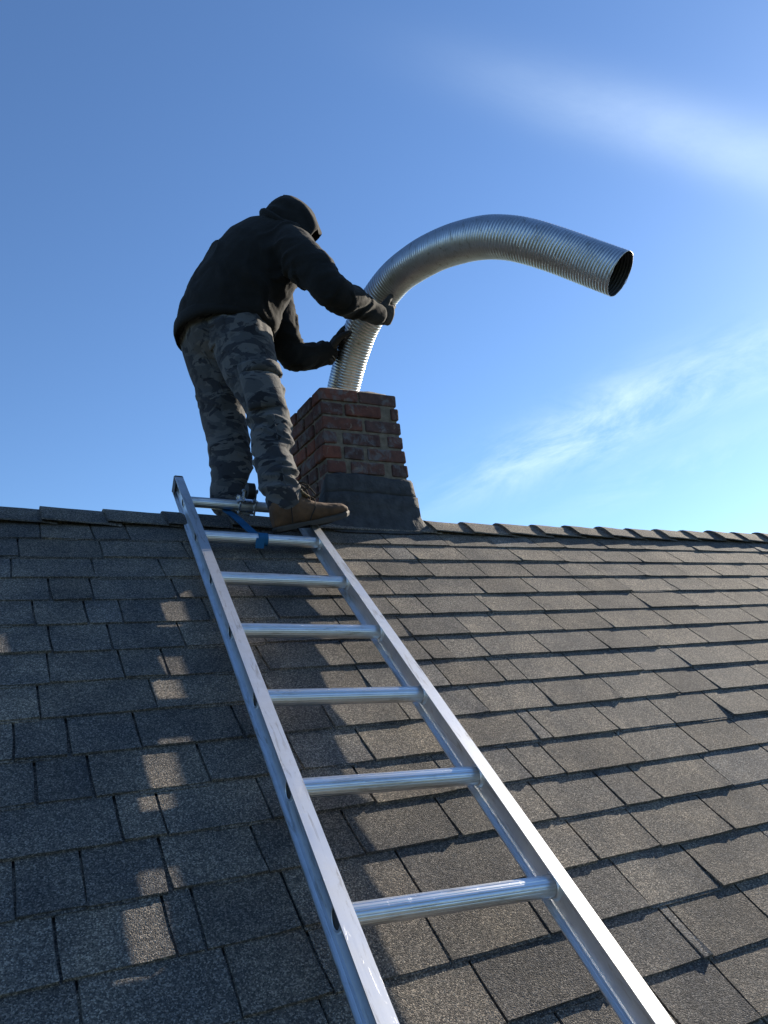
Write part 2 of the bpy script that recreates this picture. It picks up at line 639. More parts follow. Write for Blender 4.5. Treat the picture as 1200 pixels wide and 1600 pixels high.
def shingle_geo(u0, u1, k, simple=False, step=0.0056):
    """one tab: sawtooth top, thick butt edge, side edges; returns verts, faces in world space"""
    vb = V0 - EXP * k
    g = 0.0029
    u0 += g
    u1 -= g
    lift = random.uniform(-0.0014, 0.0026)
    tilt = random.uniform(-0.0016, 0.0016)
    dv = random.uniform(-0.0022, 0.0022)
    n = 1 if simple else max(3, int((u1 - u0) / 0.035))
    # slightly slanted tooth sides
    sl0, sl1 = (random.uniform(-0.004, 0.004) for _ in range(2))
    V, F = [], []
    for i in range(n + 1):
        t = i / n
        jag = 0 if simple else random.uniform(-0.0007, 0.0007)
        wob = 0 if simple else random.uniform(-0.0003, 0.0003)
        ub = u0 + (u1 - u0) * t + (sl0 if i == 0 else sl1 if i == n else 0)
        um = u0 + (u1 - u0) * t
        hb = step + lift + tilt * (t - 0.5) + wob
        if not simple and i in (0, n):
            hb += max(0, random.gauss(0, 0.0016))
        hm = step * 0.45 + lift * 0.5 + wob * 0.5
        V += [fr(ub, vb + dv + jag, -0.002), fr(ub, vb + dv + jag, hb), fr(um, vb + EXP * 0.5, hm), fr(um, min(vb + EXP, -0.004), 0.0003), fr(um, min(vb + EXP * 1.9, -0.002), -0.0052 if vb + EXP * 1.9 < -0.002 else -0.003)]
    for i in range(n):
        a, b = i * 5, i * 5 + 5
        for r in range(4):
            F.append((a + r, b + r, b + r + 1, a + r + 1))
    # sides
    for a, flip in ((0, True), (n * 5, False)):
        f1 = (a, a + 1, a + 2)
        f2 = (a, a + 2, a + 3, a + 4)
        F += [f1[::-1], f2[::-1]] if flip else [f1, f2]
    if not simple and random.random() < 0.45:
        # second laminate layer showing a sliver below the butt
        s0 = u0 + (u1 - u0) * random.choice((0, 0, random.uniform(0.2, 0.5)))
        s1 = u0 + (u1 - u0) * random.choice((1, 1, random.uniform(0.55, 0.8)))
        b = len(V)
        d = random.uniform(0.004, 0.008)
        for uu in (s0, s1):
            V += [fr(uu, vb + dv - d, -0.002), fr(uu, vb + dv - d, step * 0.45), fr(uu, vb + dv + 0.004, step * 0.55)]
        F += [(b, b + 3, b + 4, b + 1), (b + 1, b + 4, b + 5, b + 2), (b, b + 1, b + 2), (b + 3, b + 5, b + 4)]
    return V, F


SV, SF = [], []
cnt = 0
for k in range(1, int(SL / EXP)):
    vb = V0 - EXP * k
    lo, hi = X0 + 0.1, X1 - 0.1
    js = JOINTS.get(k)
    if js is None:
        js = fill([], lo, hi)
    else:
        js = fill(js, lo, hi)
    for a, b in zip(js, js[1:]):
        if a < X0 or b > X1:
            continue
        vis = False
        for uu in (a, (a + b) / 2, b):
            for vv in (vb, vb + EXP):
                q = project(fr(uu, vv))
                if q and -30 < q[0] < 1230 and -30 < q[1] < 1640:
                    vis = True
        if vis:
            v, f = shingle_geo(a, b, k)
            o = pydata('shingle', v, f, SHINGLE, roof)
            cnt += 1
        else:
            v, f = shingle_geo(a, b, k, simple=True)
            base = len(SV)
            SV += v
            SF += [tuple(i + base for i in q) for q in f]
# back slope and the rest outside the view: joined into one part
for k in range(1, int(SL / EXP)):
    x = X0 + 0.1
    while x < X1 - 0.4:
        x2 = x + random.uniform(0.18, 0.3)
        v, f = shingle_geo(x, x2, k, simple=True)
        base = len(SV)
        SV += [Vector((p.x, -p.y, p.z)) for p in v]
        SF += [tuple(i + base for i in q[::-1]) for q in f]
        x = x2
o = pydata('shingle_field', SV, SF, SHINGLE, roof, kind='stuff')

# --- ridge caps (butt edges face -X, each laps over the one on its left)
CAPS = [-1.259, -1.059, -0.859, -0.636, -0.43, 0.219, 0.412, 0.598, 0.795, 0.99, 1.192, 1.379, 1.57, 1.756, 1.955, 2.144, 2.335]
x = CAPS[0]
while x > X0 + 0.3:
    x -= 0.2
    CAPS.insert(0, x)
x = CAPS[-1]
while x < X1 - 0.4:
    x += 0.192
    CAPS.append(x)
CAPS.sort()


def ridge_cap(x0, x1):
    hw = random.uniform(0.118, 0.130)
    lf = 0.0125 + random.uniform(-0.002, 0.004)
    V, F = [], []
    sec = [(-1.0, 0), (-0.72, 0), (-0.42, 0), (-0.20, 0.0), (-0.06, 0), (0.06, 0), (0.2, 0), (0.42, 0), (0.72, 0), (1.0, 0)]
    xs = [x0, x0 + (x1 - x0) * 0.35, x0 + (x1 - x0) * 0.75, x1, x1 + 0.05]
    hs = [lf, lf * 0.66, lf * 0.28, 0.001, -0.005]
    sk = random.uniform(-0.006, 0.006)
    rows = []
    for xi, hi_ in zip(xs, hs):
        row = []
        for s, _ in sec:
            d = abs(s) * hw
            # rounded apex
            rr = 0.03
            y = math.copysign(1, s) * d * math.cos(PIT)
            z = -math.sqrt(d * d + rr * rr) * math.sin(PIT) + rr * math.sin(PIT) * 0.72
            droop = 0.0
            base = 0.0085 - 0.0035 * abs(s)
            nz = math.cos(PIT) * (base + hi_) + droop
            ny = -math.copysign(1, s) * -math.sin(PIT) * (base + hi_) * min(1, abs(s) * 3)
            row.append(Vector((xi + (sk * s), y + ny, z + nz + random.uniform(-0.0008, 0.0008))))
        rows.append(row)
    nsec = len(sec)
    for row in rows:
        V += row
    for r in range(len(rows) - 1):
        for c in range(nsec - 1):
            F.append((r * nsec + c, (r + 1) * nsec + c, (r + 1) * nsec + c + 1, r * nsec + c + 1))
    # butt and lower edges, 5 mm thick
    tk = 0.005
    b0 = len(V)
    for p in rows[0]:
        V.append(p + Vector((0.001, 0, -tk - 0.012)))
    for c in range(nsec - 1):
        F.append((c, c + 1, b0 + c + 1, b0 + c))
    for c in (0, nsec - 1):
        b1 = len(V)
        for r in range(len(rows)):
            V.append(rows[r][c] + Vector((0, 0, -tk)))
        for r in range(len(rows) - 1):
            q = (r * nsec + c, b1 + r, b1 + r + 1, (r + 1) * nsec + c)
            F.append(q if c == 0 else q[::-1])
    return V, F


for a, b in zip(CAPS, CAPS[1:]):
    if a > -0.45 and b < 0.2 and not (b - a < 0.3):
        b = a + 0.21
    if a < X0 or b > X1:
        continue
    v, f = ridge_cap(a, b)
    pydata('ridge_cap', v, f, SHINGLE, roof)

# ------------------------------------------------------------------ chimney
CX0, CX1, CY0, CY1, CZT = -0.214, 0.138, -0.034, 0.335, 0.560
bm = bmesh.new()
ins = 0.009
secs = [(-0.5, 0.0, 0.042), (0.0, 0.0, 0.042), (CZT - 0.012, 0.0, 0.0)]
rings = []
for z, gl, gr in secs:
    rings.append([bm.verts.new(c) for c in ((CX0 + ins - gl, CY0 + ins, z), (CX1 - ins + gr, CY0 + ins, z), (CX1 - ins + gr, CY1 - ins, z), (CX0 + ins - gl, CY1 - ins, z))])
for r0, r1 in zip(rings, rings[1:]):
    for k in range(4):
        bm.faces.new((r0[k], r0[(k + 1) % 4], r1[(k + 1) % 4], r1[k]))
bm.faces.new(rings[0][::-1])
bm.faces.new(rings[-1])
chimney = bm_obj('chimney', bm, MORTAR, house)


def brick_geo(lo, hi, ch=0.0075, jit=0.0036):
    """chamfered, slightly irregular brick"""
    bm = bmesh.new()
    c = [(a + b) / 2 for a, b in zip(lo, hi)]
    s = [b - a for a, b in zip(lo, hi)]
    box(bm, *c, *s)
    bmesh.ops.bevel(bm, geom=bm.edges[:], offset=ch, segments=2, affect='EDGES', profile=0.6)
    sd = Vector((random.random() * 9, random.random() * 9, random.random() * 9))
    for v in bm.verts:
        v.co += noise.noise_vector(v.co * 30 + sd) * jit
    return bm


RH = 0.0632
front_rows = [  # fractions of the front width
    [(0.0, 0.485), (0.505, 1.0)],
    [(-0.005, 0.27), (0.30, 0.755), (0.90, 1.0)],
    [(0.01, 0.50), (0.54, 1.0)],
    [(0.0, 0.165), (0.235, 0.705), (0.80, 1.0)],
    [(-0.02, 0.20), (0.24, 0.47), (0.52, 1.0)],
    [(0.02, 0.24), (0.30, 0.70), (0.80, 1.0)],
]
BW = 0.093
for r in range(0, 17):
    z1 = CZT - r * RH - 0.001
    z0 = z1 - RH + 0.0105
    fl = 0.042 * (1 - max(0, min(1, z0 / CZT)))
    xl, xr = CX0, CX1 + fl
    W_ = xr - xl
    # the roof cuts lower rows: front at y~-0.03, back face at y=.335 where the back slope lies lower
    if z1 > 0.02:
        rows = front_rows[r] if r < len(front_rows) else ([(0, 0.49), (0.52, 1)] if r % 2 else [(0, 0.25), (0.28, 0.74), (0.77, 1)])
        for f0, f1 in rows:
            pz = random.uniform(-0.003, 0.003)
            lo = (xl + f0 * W_, CY0 + pz, z0)
            hi = (xl + f1 * W_, CY0 + BW, z1)
            ob = bm_obj('brick', brick_geo(lo, hi), BRICK, chimney)
    # left and right faces
    y = CY0 + BW + 0.010
    first = 0.085 if r % 2 else 0.165
    while y < CY1 - 0.03:
        y2 = min(y + first, CY1)
        if z1 > -0.839 * y2 - 0.02:
            for sx in (0, 1):
                px_ = random.uniform(-0.003, 0.003)
                lo = (xl + px_, y, z0) if sx == 0 else (xr - BW, y, z0)
                hi = (xl + BW, y2, z1) if sx == 0 else (xr + px_, y2, z1)
                bm_obj('brick', brick_geo(lo, hi), BRICK, chimney)
        y = y2 + 0.011
        first = 0.165
    # back face between the corner bricks
    if z1 > -0.839 * CY1 - 0.02:
        bm_obj('brick', brick_geo((xl + BW + 0.01, CY1 - BW, z0), (xr - BW - 0.01, CY1, z1)), BRICK, chimney)

# mortar crown on top
bm = bmesh.new()
nx, ny = 16, 14
grid = {}
for i in range(nx + 1):
    for j in range(ny + 1):
        fx, fy = i / nx, j / ny
        x = CX0 + 0.006 + (CX1 - CX0 - 0.012) * fx
        y = CY0 + 0.006 + (CY1 - CY0 - 0.012) * fy
        e = min(fx, 1 - fx, fy, 1 - fy)
        h = 0.013 + 0.022 * min(1, e * 5) + 0.010 * noise.noise(Vector((x * 14, y * 14, 3)))
        if e == 0:
            h = -0.004 + 0.006 * noise.noise(Vector((x * 30, y * 30, 1)))
        grid[i, j] = bm.verts.new((x, y, CZT + h - 0.006))
for i in range(nx):
    for j in range(ny):
        bm.faces.new((grid[i, j], grid[i + 1, j], grid[i + 1, j + 1], grid[i, j + 1]))
bm_obj('crown', bm, CROWN, chimney, smooth=True)

# roof cement parging round the foot, flaring onto the shingles
path = [(CX0 - 0.006, 0.15), (CX0 - 0.006, 0.05), (CX0 - 0.006, CY0 - 0.004), (CX0 + 0.06, CY0 - 0.006), (-0.04, CY0 - 0.006), (0.06, CY0 - 0.006), (CX1 + 0.030, CY0 - 0.006), (CX1 + 0.036, 0.06), (CX1 + 0.036, 0.20), (CX1 + 0.036, CY1)]
tops = [0.00, 0.075, 0.178, 0.190, 0.186, 0.178, 0.172, 0.150, 0.10, -0.10]
dirs = [(-1, 0), (-1, 0), (-0.75, -0.65), (0, -1), (0, -1), (0, -1), (0.75, -0.65), (1, 0), (1, 0), (1, 0)]
bm = bmesh.new()
cols = []
sub = 5
for i in range(len(path) - 1):
    for s in range(sub if i < len(path) - 2 else sub + 1):
        t = s / sub
        px_ = [path[i][a] * (1 - t) + path[i + 1][a] * t for a in (0, 1)]
        tp = tops[i] * (1 - t) + tops[i + 1] * t
        d = Vector((dirs[i][0] * (1 - t) + dirs[i + 1][0] * t, dirs[i][1] * (1 - t) + dirs[i + 1][1] * t)).normalized()
        zb = -abs(px_[1]) * math.tan(PIT)
        prof = [(0.0, -0.020), (0.0, 0.0), (0.06, 0.008), (0.30, 0.012), (0.355, 0.014), (0.368, 0.005), (0.380, 0.020), (0.6, 0.021), (0.8, 0.024), (0.92, 0.036), (1.0, 0.060)]
        col = []
        for tt, off in prof:
            z = tp + (zb - tp) * tt + 0.006 * noise.noise(Vector((px_[0] * 20, px_[1] * 20, tt * 4))) * (1 if tt < 0.99 else 0)
            ex = 0.016 * max(0, (tp - z)) if d.x > 0.3 else 0
            off2 = off + ex + 0.0055 * noise.noise(Vector((px_[0] * 25 + 7, px_[1] * 25, z * 25)))
            q = Vector((px_[0] + d.x * off2, px_[1] + d.y * off2, z))
            surf = -abs(q.y) * math.tan(PIT) + 0.016
            if tt == 1.0:
                q.z = surf - 0.006
            else:
                q.z = max(q.z, surf - 0.006)
            col.append(bm.verts.new(q))
        cols.append(col)
for c0, c1 in zip(cols, cols[1:]):
    for r in range(len(c0) - 1):
        bm.faces.new((c0[r], c1[r], c1[r + 1], c0[r + 1]))
bmesh.ops.remove_doubles(bm, verts=bm.verts, dist=0.0002)
bm_obj('flashing', bm, TAR, chimney, smooth=True, label='dark grey roof cement smeared round the chimney foot')

# ------------------------------------------------------------------ ladder
LX = Vector((0.9972, -0.05403, -0.05176))
LY = Vector((0.07473, 0.78598, 0.61931))
LN = Vector((0.00722, -0.62144, 0.78782))
LO = Vector((-0.3335, 0.2000, 0.2141))
LM = Matrix(((LX.x, LY.x, LN.x, LO.x), (LX.y, LY.y, LN.y, LO.y), (LX.z, LY.z, LN.z, LO.z), (0, 0, 0, 1)))
ladder = thing('ladder', 'long silver aluminium ladder lying up the shingled roof to the ridge', 'ladder')
ladder.matrix_world = LM
RS = 0.3048
XR, XL = 0.002, -0.425
KT, KB = 0.42, 10.4
DT, DB = 0.0300, 0.0352


def rail_profile():
    """I-beam section of the side rail"""
    e = 0.0160
    up = [(e, DT), (e, DT - 0.0030), (0.0105, DT - 0.0034), (0.0100, DT - 0.0044), (0.0060, DT - 0.0048), (0.0032, DT - 0.0062), (0.0016, DT - 0.0100)]
    dn = [(0.0016, -DB + 0.0110), (0.0032, -DB + 0.0072), (0.0070, -DB + 0.0056), (0.0082, -DB + 0.0064), (0.0094, -DB + 0.0054), (0.0130, -DB + 0.0036), (e, -DB + 0.0030), (e, -DB)]
    right = up + dn
    return right + [(-x, h) for x, h in right[::-1]]


for xr_ in (XL, XR):
    bm = bmesh.new()
    P = rail_profile()
    ys = [-KT * RS] + [-(KT + (KB - KT) * i / 40) * RS for i in range(1, 41)]
    rings = []
    for y in ys:
        rings.append([bm.verts.new((xr_ + x, y, h)) for x, h in P])
    m_ = len(P)
    for r0, r1 in zip(rings, rings[1:]):
        for k in range(m_):
            bm.faces.new((r0[k], r0[(k + 1) % m_], r1[(k + 1) % m_], r1[k]))
    bm.faces.new(rings[0][::-1])
    bm.faces.new(rings[-1])
    rail = bm_obj('side_rail', bm, ALU_RAIL, ladder)
    bm = bmesh.new()
    box(bm, xr_, -KT * RS + 0.004, (DT - DB) / 2, 0.035, 0.014, DT + DB + 0.003)
    bmesh.ops.bevel(bm, geom=bm.edges[:], offset=0.003, segments=2, affect='EDGES')
    box(bm, xr_ - 0.017, -KT * RS - 0.03, 0, 0.003, 0.05, DT + DB - 0.014)
    bm_obj('end_cap', bm, ENDCAP, rail)

for k in range(1, 11):
    y = -k * RS
    bm = bmesh.new()
    prof = []
    for s_ in range(18):
        t0 = 2 * math.pi * s_ / 18
        for f_, r_ in ((0.0, 0.0189), (0.22, 0.0192), (0.5, 0.0193), (0.78, 0.0192), (0.92, 0.0186)):
            t = t0 + f_ * 2 * math.pi / 18
            prof.append((r_ * math.cos(t), r_ * math.sin(t)))
    seg = len(prof)
    ringsv = []
    x0, x1 = XL - 0.004, XR + 0.004
    for x in (x0, x1):
        ringsv.append([bm.verts.new((x, y + a_, b_)) for a_, b_ in prof])
    for r0, r1 in zip(ringsv, ringsv[1:]):
        for s_ in range(seg):
            bm.faces.new((r0[s_], r0[(s_ + 1) % seg], r1[(s_ + 1) % seg], r1[s_]))
    rung = bm_obj('rung', bm, ALU_RUNG, ladder, smooth=False)
    # swaged collars on both sides of each web
    for xw in (XL, XR):
        for sd in (-1, 1):
            bm = bmesh.new()
            prof = [(0.0016, 0.0265), (0.0034, 0.0262), (0.0050, 0.0235), (0.0068, 0.0238), (0.0078, 0.0215), (0.0085, 0.0198)] if sd * (1 if xw == XL else -1) > 0 else [(0.0016, 0.0245), (0.0045, 0.0240), (0.0055, 0.0215), (0.0052, 0.0190), (0.0010, 0.0178)]
            rg = []
            for dx, rad in prof:
                rg.append([bm.verts.new((xw + sd * dx, y + rad * math.cos(2 * math.pi * s / 28), rad * math.sin(2 * math.pi * s / 28))) for s in range(28)])
            for r0, r1 in zip(rg, rg[1:]):
                for s in range(28):
                    bm.faces.new((r0[s], r0[(s + 1) % 28], r1[(s + 1) % 28], r1[s]))
            bm_obj('collar', bm, ALU_RAIL, rung, smooth=True)
    for xw, sd in ((XL, -1), (XR, 1)):
        bm = bmesh.new()
        rg = [[bm.verts.new((xw + sd * dx, y + rad * math.cos(2 * math.pi * s / 24), rad * math.sin(2 * math.pi * s / 24))) for s in range(24)] for dx, rad in ((0.0046, 0.0179), (0.0022, 0.0174))]
        for s in range(24):
            bm.faces.new((rg[0][s], rg[0][(s + 1) % 24], rg[1][(s + 1) % 24], rg[1][s]))
        bm.faces.new(rg[1])
        bm_obj('bore', bm, HOLE, rung)

# ------------------------------------------------------------------ ladder hook with wheel
hook = thing('ladder_hook', 'steel roof hook with a black wheel clamped to the top rung', 'ladder hook')
hook.matrix_world = LM
hx = -0.197
bm = bmesh.new()
box(bm, hx, -RS, 0.0225, 0.075, 0.044, 0.005)
box(bm, hx, -RS, -0.0225, 0.06, 0.044, 0.005)
for dx in (-0.028, 0.030):
    for dy in (-0.024, 0.024):
        tube(bm, [(hx + dx, -RS + dy, -0.030), (hx + dx, -RS + dy, 0.032)], 0.0035, 8)
        tube(bm, [(hx + dx, -RS + dy, 0.025), (hx + dx, -RS + dy, 0.031)], 0.007, 6)
bm_obj('clamp', bm, STEEL, hook)
bm = bmesh.new()
for sx in (-1, 1):
    # tapered cheek plates
    pts = [(-0.020, 0.024), (0.020, 0.024), (0.012, 0.062), (-0.012, 0.062)]
    xa, xb = hx + 0.006 + sx * 0.0205, hx + 0.006 + sx * 0.0235
    A_ = [bm.verts.new((xa, -RS + a, b)) for a, b in pts]
    B_ = [bm.verts.new((xb, -RS + a, b)) for a, b in pts]
    for i in range(4):
        bm.faces.new((A_[i], A_[(i + 1) % 4], B_[(i + 1) % 4], B_[i]))
    bm.faces.new(A_)
    bm.faces.new(B_[::-1])
bm_obj('bracket', bm, STEEL, hook)
bm = bmesh.new()
prof = [(-0.016, 0.006), (-0.016, 0.024), (-0.013, 0.030), (0.013, 0.030), (0.016, 0.024), (0.016, 0.006)]
rg = [[bm.verts.new((hx + 0.006 + dx, -RS + r * math.cos(2 * math.pi * s / 32), 0.060 + r * math.sin(2 * math.pi * s / 32))) for s in range(32)] for dx, r in prof]
for r0, r1 in zip(rg, rg[1:]):
    for s in range(32):
        bm.faces.new((r0[s], r0[(s + 1) % 32], r1[(s + 1) % 32], r1[s]))
bm_obj('wheel', bm, BLACKP, hook, smooth=False)
bm = bmesh.new()
tube(bm, [(hx - 0.024, -RS, 0.060), (hx + 0.036, -RS, 0.060)], 0.005, 10)
tube(bm, [(hx + 0.030, -RS, 0.060), (hx + 0.035, -RS, 0.060)], 0.0085, 6)
bm_obj('axle', bm, STEEL, hook)
bm = bmesh.new()
arm = catmull([(hx, -1.12 * RS, -0.024), (hx, -1.05 * RS, -0.024), (hx, -0.95 * RS, -0.026), (hx, -0.86 * RS, -0.05), (hx, -0.78 * RS, -0.11), (hx, -0.70 * RS, -0.19)], 20)
for i, (a, b) in enumerate(zip(arm, arm[1:])):
    pass
rg = []
for i, p in enumerate(arm):
    d = (arm[min(i + 1, 19)] - arm[max(i - 1, 0)]).normalized()
    nn_ = Vector((1, 0, 0)).cross(d)
    rg.append([bm.verts.new(p + Vector((sx * 0.012, 0, 0)) + nn_ * sn * 0.003) for sx, sn in ((-1, -1), (1, -1), (1, 1), (-1, 1))])
for r0, r1 in zip(rg, rg[1:]):
    for s in range(4):
        bm.faces.new((r0[s], r0[(s + 1) % 4], r1[(s + 1) % 4], r1[s]))
bm.faces.new(rg[0])
bm.faces.new(rg[-1][::-1])
bm_obj('hook_bar', bm, STEEL, hook)

# ------------------------------------------------------------------ blue strap
strap = bmesh.new()


def ribbon(bm, pts, wid, thick, side=Vector((1, 0, 0)), sides=None):
    rg = []
    n = len(pts)
    for i, p in enumerate(pts):
        d = (pts[min(i + 1, n - 1)] - pts[max(i - 1, 0)]).normalized()
        sd = side if sides is None else sides[i]
        nn_ = sd.cross(d).normalized()
        rg.append([bm.verts.new(p + sd * (a * wid / 2) + nn_ * (b * thick / 2)) for a, b in ((-1, -1), (1, -1), (1, 1), (-1, 1))])
    for r0, r1 in zip(rg, rg[1:]):
        for s in range(4):
            bm.faces.new((r0[s], r0[(s + 1) % 4], r1[(s + 1) % 4], r1[s]))
    bm.faces.new(rg[0][::-1])
    bm.faces.new(rg[-1])


sx_ = -0.205
loop = []
for i in range(29):
    t = 2 * math.pi * i / 28
    loop.append(Vector((sx_, -2 * RS + 0.0216 * math.cos(t), 0.0216 * math.sin(t))))
ribbon(strap, loop, 0.034, 0.002)
# run from the loop up under the top rung
run = [Vector((sx_ - 0.002, -2 * RS + 0.019, -0.006)), Vector((sx_ - 0.022, -1.7 * RS, -0.006)), Vector((sx_ - 0.045, -1.3 * RS, -0.012)), Vector((sx_ - 0.060, -1.07 * RS, -0.0205)), Vector((sx_ - 0.062, -0.98 * RS, -0.0225)), Vector((sx_ - 0.062, -0.93 * RS, -0.006)), Vector((sx_ - 0.062, -0.94 * RS, 0.010))]
ribbon(strap, catmull(run, 16), 0.034, 0.0024)
# a short free tail hanging off the loop
tail = [Vector((sx_ - 0.010, -2 * RS - 0.018, 0.012)), Vector((sx_ - 0.012, -2 * RS - 0.024, -0.004)), Vector((sx_ - 0.012, -2 * RS - 0.030, -0.020))]
ribbon(strap, catmull(tail, 8), 0.030, 0.002)
so_ = bm_obj('strap', strap, STRAP)
so_.matrix_world = LM
so_['label'] = 'blue webbing strap looped round the second rung'
so_['category'] = 'strap'

# ------------------------------------------------------------------ flexible duct
PIPE = [(527, 668, 3.64), (531, 640, 3.62), (537.5, 603, 3.59), (550, 555, 3.55), (567, 508, 3.50), (594, 464, 3.435), (620, 432.5, 3.36), (650, 410, 3.265), (686, 390.5, 3.16), (722.5, 378, 3.065), (759, 371, 2.985), (792, 371.5, 2.925), (827, 378, 2.88), (869, 391, 2.84), (911, 406.5, 2.80), (969, 428, 2.73)]
pts = [at(*p) for p in PIPE]
duct = thing('flue_duct', 'corrugated silver metal duct curving up out of the chimney top', 'duct')
PN = catmull(pts, 1900)
plen = sum((a - b).length for a, b in zip(PN, PN[1:]))
PITCH_ = 0.0118
bm = bmesh.new()
rings = []
SEG = 52
a = None
sdist = 0
turns = 0
frames = []
for i, p in enumerate(PN):
    d = (PN[min(i + 1, len(PN) - 1)] - PN[max(i - 1, 0)]).normalized()
    if a is None:
        a, b = frame_of(d)
    else:
        a = (a - d * a.dot(d)).normalized()
        b = d.cross(a)
        ds_ = (p - PN[i - 1]).length
        sdist += ds_
        turns += ds_ / (PITCH_ * (1 + 0.28 * math.exp(-((sdist - 0.55) / 0.28) ** 2)))      # stretched through the bend
    frames.append((p, d, a, b))
    ring = []
    for k in range(SEG):
        t = 2 * math.pi * k / SEG
        ph = turns + t / (2 * math.pi)          # the corrugation winds as a helix
        wv = 0.5 + 0.5 * math.cos(2 * math.pi * ph)
        r = 0.0730 + 0.0080 * min(1.0, sdist / 1.25) - 0.0024 * (1 - abs(math.sin(math.pi * ph)) ** 0.75)
        r += 0.0013 * noise.noise(Vector((sdist * 7, math.cos(t) * 1.5, math.sin(t) * 1.5)))
        ring.append(bm.verts.new(p + (a * math.cos(t) + b * math.sin(t)) * r))
    rings.append(ring)
for r0, r1 in zip(rings, rings[1:]):
    for k in range(SEG):
        bm.faces.new((r0[k], r0[(k + 1) % SEG], r1[(k + 1) % SEG], r1[k]))
pipe_o = bm_obj('duct_wall', bm, DUCT, duct, smooth=True)
sm = pipe_o.modifiers.new('thickness', 'SOLIDIFY')
sm.thickness = 0.0009
sm.offset = -1
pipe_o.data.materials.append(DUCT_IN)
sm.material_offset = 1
# crimped end hem, slightly torn
bm = bmesh.new()
p, d, a, b = frames[-1]
hem = []
for k in range(65):
    t = 2 * math.pi * k / 64
    hem.append(p + d * (0.0006 + 0.003 * max(0, noise.noise(Vector((t * 3, 1, 4))))) + (a * math.cos(t) + b * math.sin(t)) * (0.0802 + 0.0008 * noise.noise(Vector((t * 2, 5, 1)))))
tube(bm, hem, 0.0011, 6, caps=False)
bm_obj('end_hem', bm, DUCT, duct, smooth=True)
#PERSON
# ------------------------------------------------------------------ person
person = thing('person', 'person in black hoodie and grey camouflage trousers reaching for the metal duct on the roof', 'person', loc=at(440, 820, 2.8))
PB = person.location.copy()


def part(name, mesh, mat, parent=person, label=None):
    """mesh built in world coordinates, parented to the person without moving it"""
    o = link(name, mesh, mat, parent, label)
    root = parent
    o.matrix_parent_inverse = Matrix.Translation(-PB)
    return o


def part_bm(name, bm, mat, parent=person, label=None, smooth=True):
    me = bpy.data.meshes.new(name)
    bmesh.ops.recalc_face_normals(bm, faces=bm.faces)
    bm.to_mesh(me)
    bm.free()
    me.polygons.foreach_set('use_smooth', [smooth] * len(me.polygons))
    o = link(name, me, mat, parent, label)
    if parent is person:
        o.matrix_parent_inverse = Matrix.Translation(-PB)
    return o


J = dict(
    r_hip=at(374, 522, 3.22), r_knee=at(417, 640, 2.99), r_ank=at(438, 778, 2.80),
    l_hip=at(322, 530, 3.34), l_knee=at(350, 652, 3.26), l_ank=at(357, 790, 3.10),
    pelvis=at(346, 508, 3.28), waist=at(368, 452, 3.29), chest=at(412, 396, 3.30), neck=at(441, 353, 3.31),
    r_sh=at(462, 398, 3.17), r_el=at(521, 456, 3.06), r_wr=at(584, 489, 3.30),
    l_sh=at(425, 425, 3.43), l_el=at(462, 558, 3.38), l_wr=at(513, 551, 3.49),
    head=at(449, 345, 3.31),
)
LAT = (J['r_hip'] - J['l_hip'])
LAT = Vector((0.58, -0.80, -0.05)).normalized()      # towards the person's right
CF = M.col[2].copy()                                    # view direction, used only to spread limb sections


def limb(bm, pts, radii, n=14, seg=18, flat=1.0):
    P = catmull(pts, n)
    R = [np.interp(i / (n - 1), [k / (len(radii) - 1) for k in range(len(radii))], radii) for i in range(n)]
    tube(bm, P, R, seg)
    ellipsoid(bm, P[0], Vector((R[0], 0, 0)), Vector((0, R[0], 0)), Vector((0, 0, R[0])), 16, 10)
    ellipsoid(bm, P[-1], Vector((R[-1], 0, 0)), Vector((0, R[-1], 0)), Vector((0, 0, R[-1])), 16, 10)


def ridged(p, seed):
    return 1 - abs(noise.noise(p + Vector((seed, seed * 0.7, seed * 1.3)))) * 2.4


def seg_wrinkle(zones):
    """cloth folds: each zone = (p0, p1, radius of influence, amplitude, folds per metre, skew)"""
    def fn(co, no):
        d = 0.0
        for i, (p0, p1, rad, amp, fr_, skew) in enumerate(zones):
            ax = (p1 - p0)
            L = ax.length
            ax = ax / L
            rel = co - p0
            t = rel.dot(ax)
            if t < -0.25 * L or t > 1.25 * L:
                continue
            rr = (rel - ax * t)
            if rr.length > rad:
                continue
            env = max(0.0, 1 - ((t / L - 0.5) / 0.75) ** 2)
            a, b = frame_of(ax)
            u, v = rr.dot(a), rr.dot(b)
            q = Vector((t * fr_ + skew * (u - v) * fr_ + 0.8 * noise.noise(co * 9 + Vector((i, 0, 0))), u * fr_ * 0.35, v * fr_ * 0.35))
            r1 = ridged(q, i * 3.7 + 1.1)
            r2 = ridged(q * 2.3 + Vector((4, i, 1)), 2.2)
            msk = 0.35 + 0.9 * max(0.0, noise.noise(co * 7 + Vector((3, i, 8))) + 0.35)
            d += amp * env * msk * (max(-0.4, r1) * 0.85 + max(-0.3, r2) * 0.30 - 0.25)
        d += 0.003 * noise.noise(co * 11)
        return no * d
    return fn


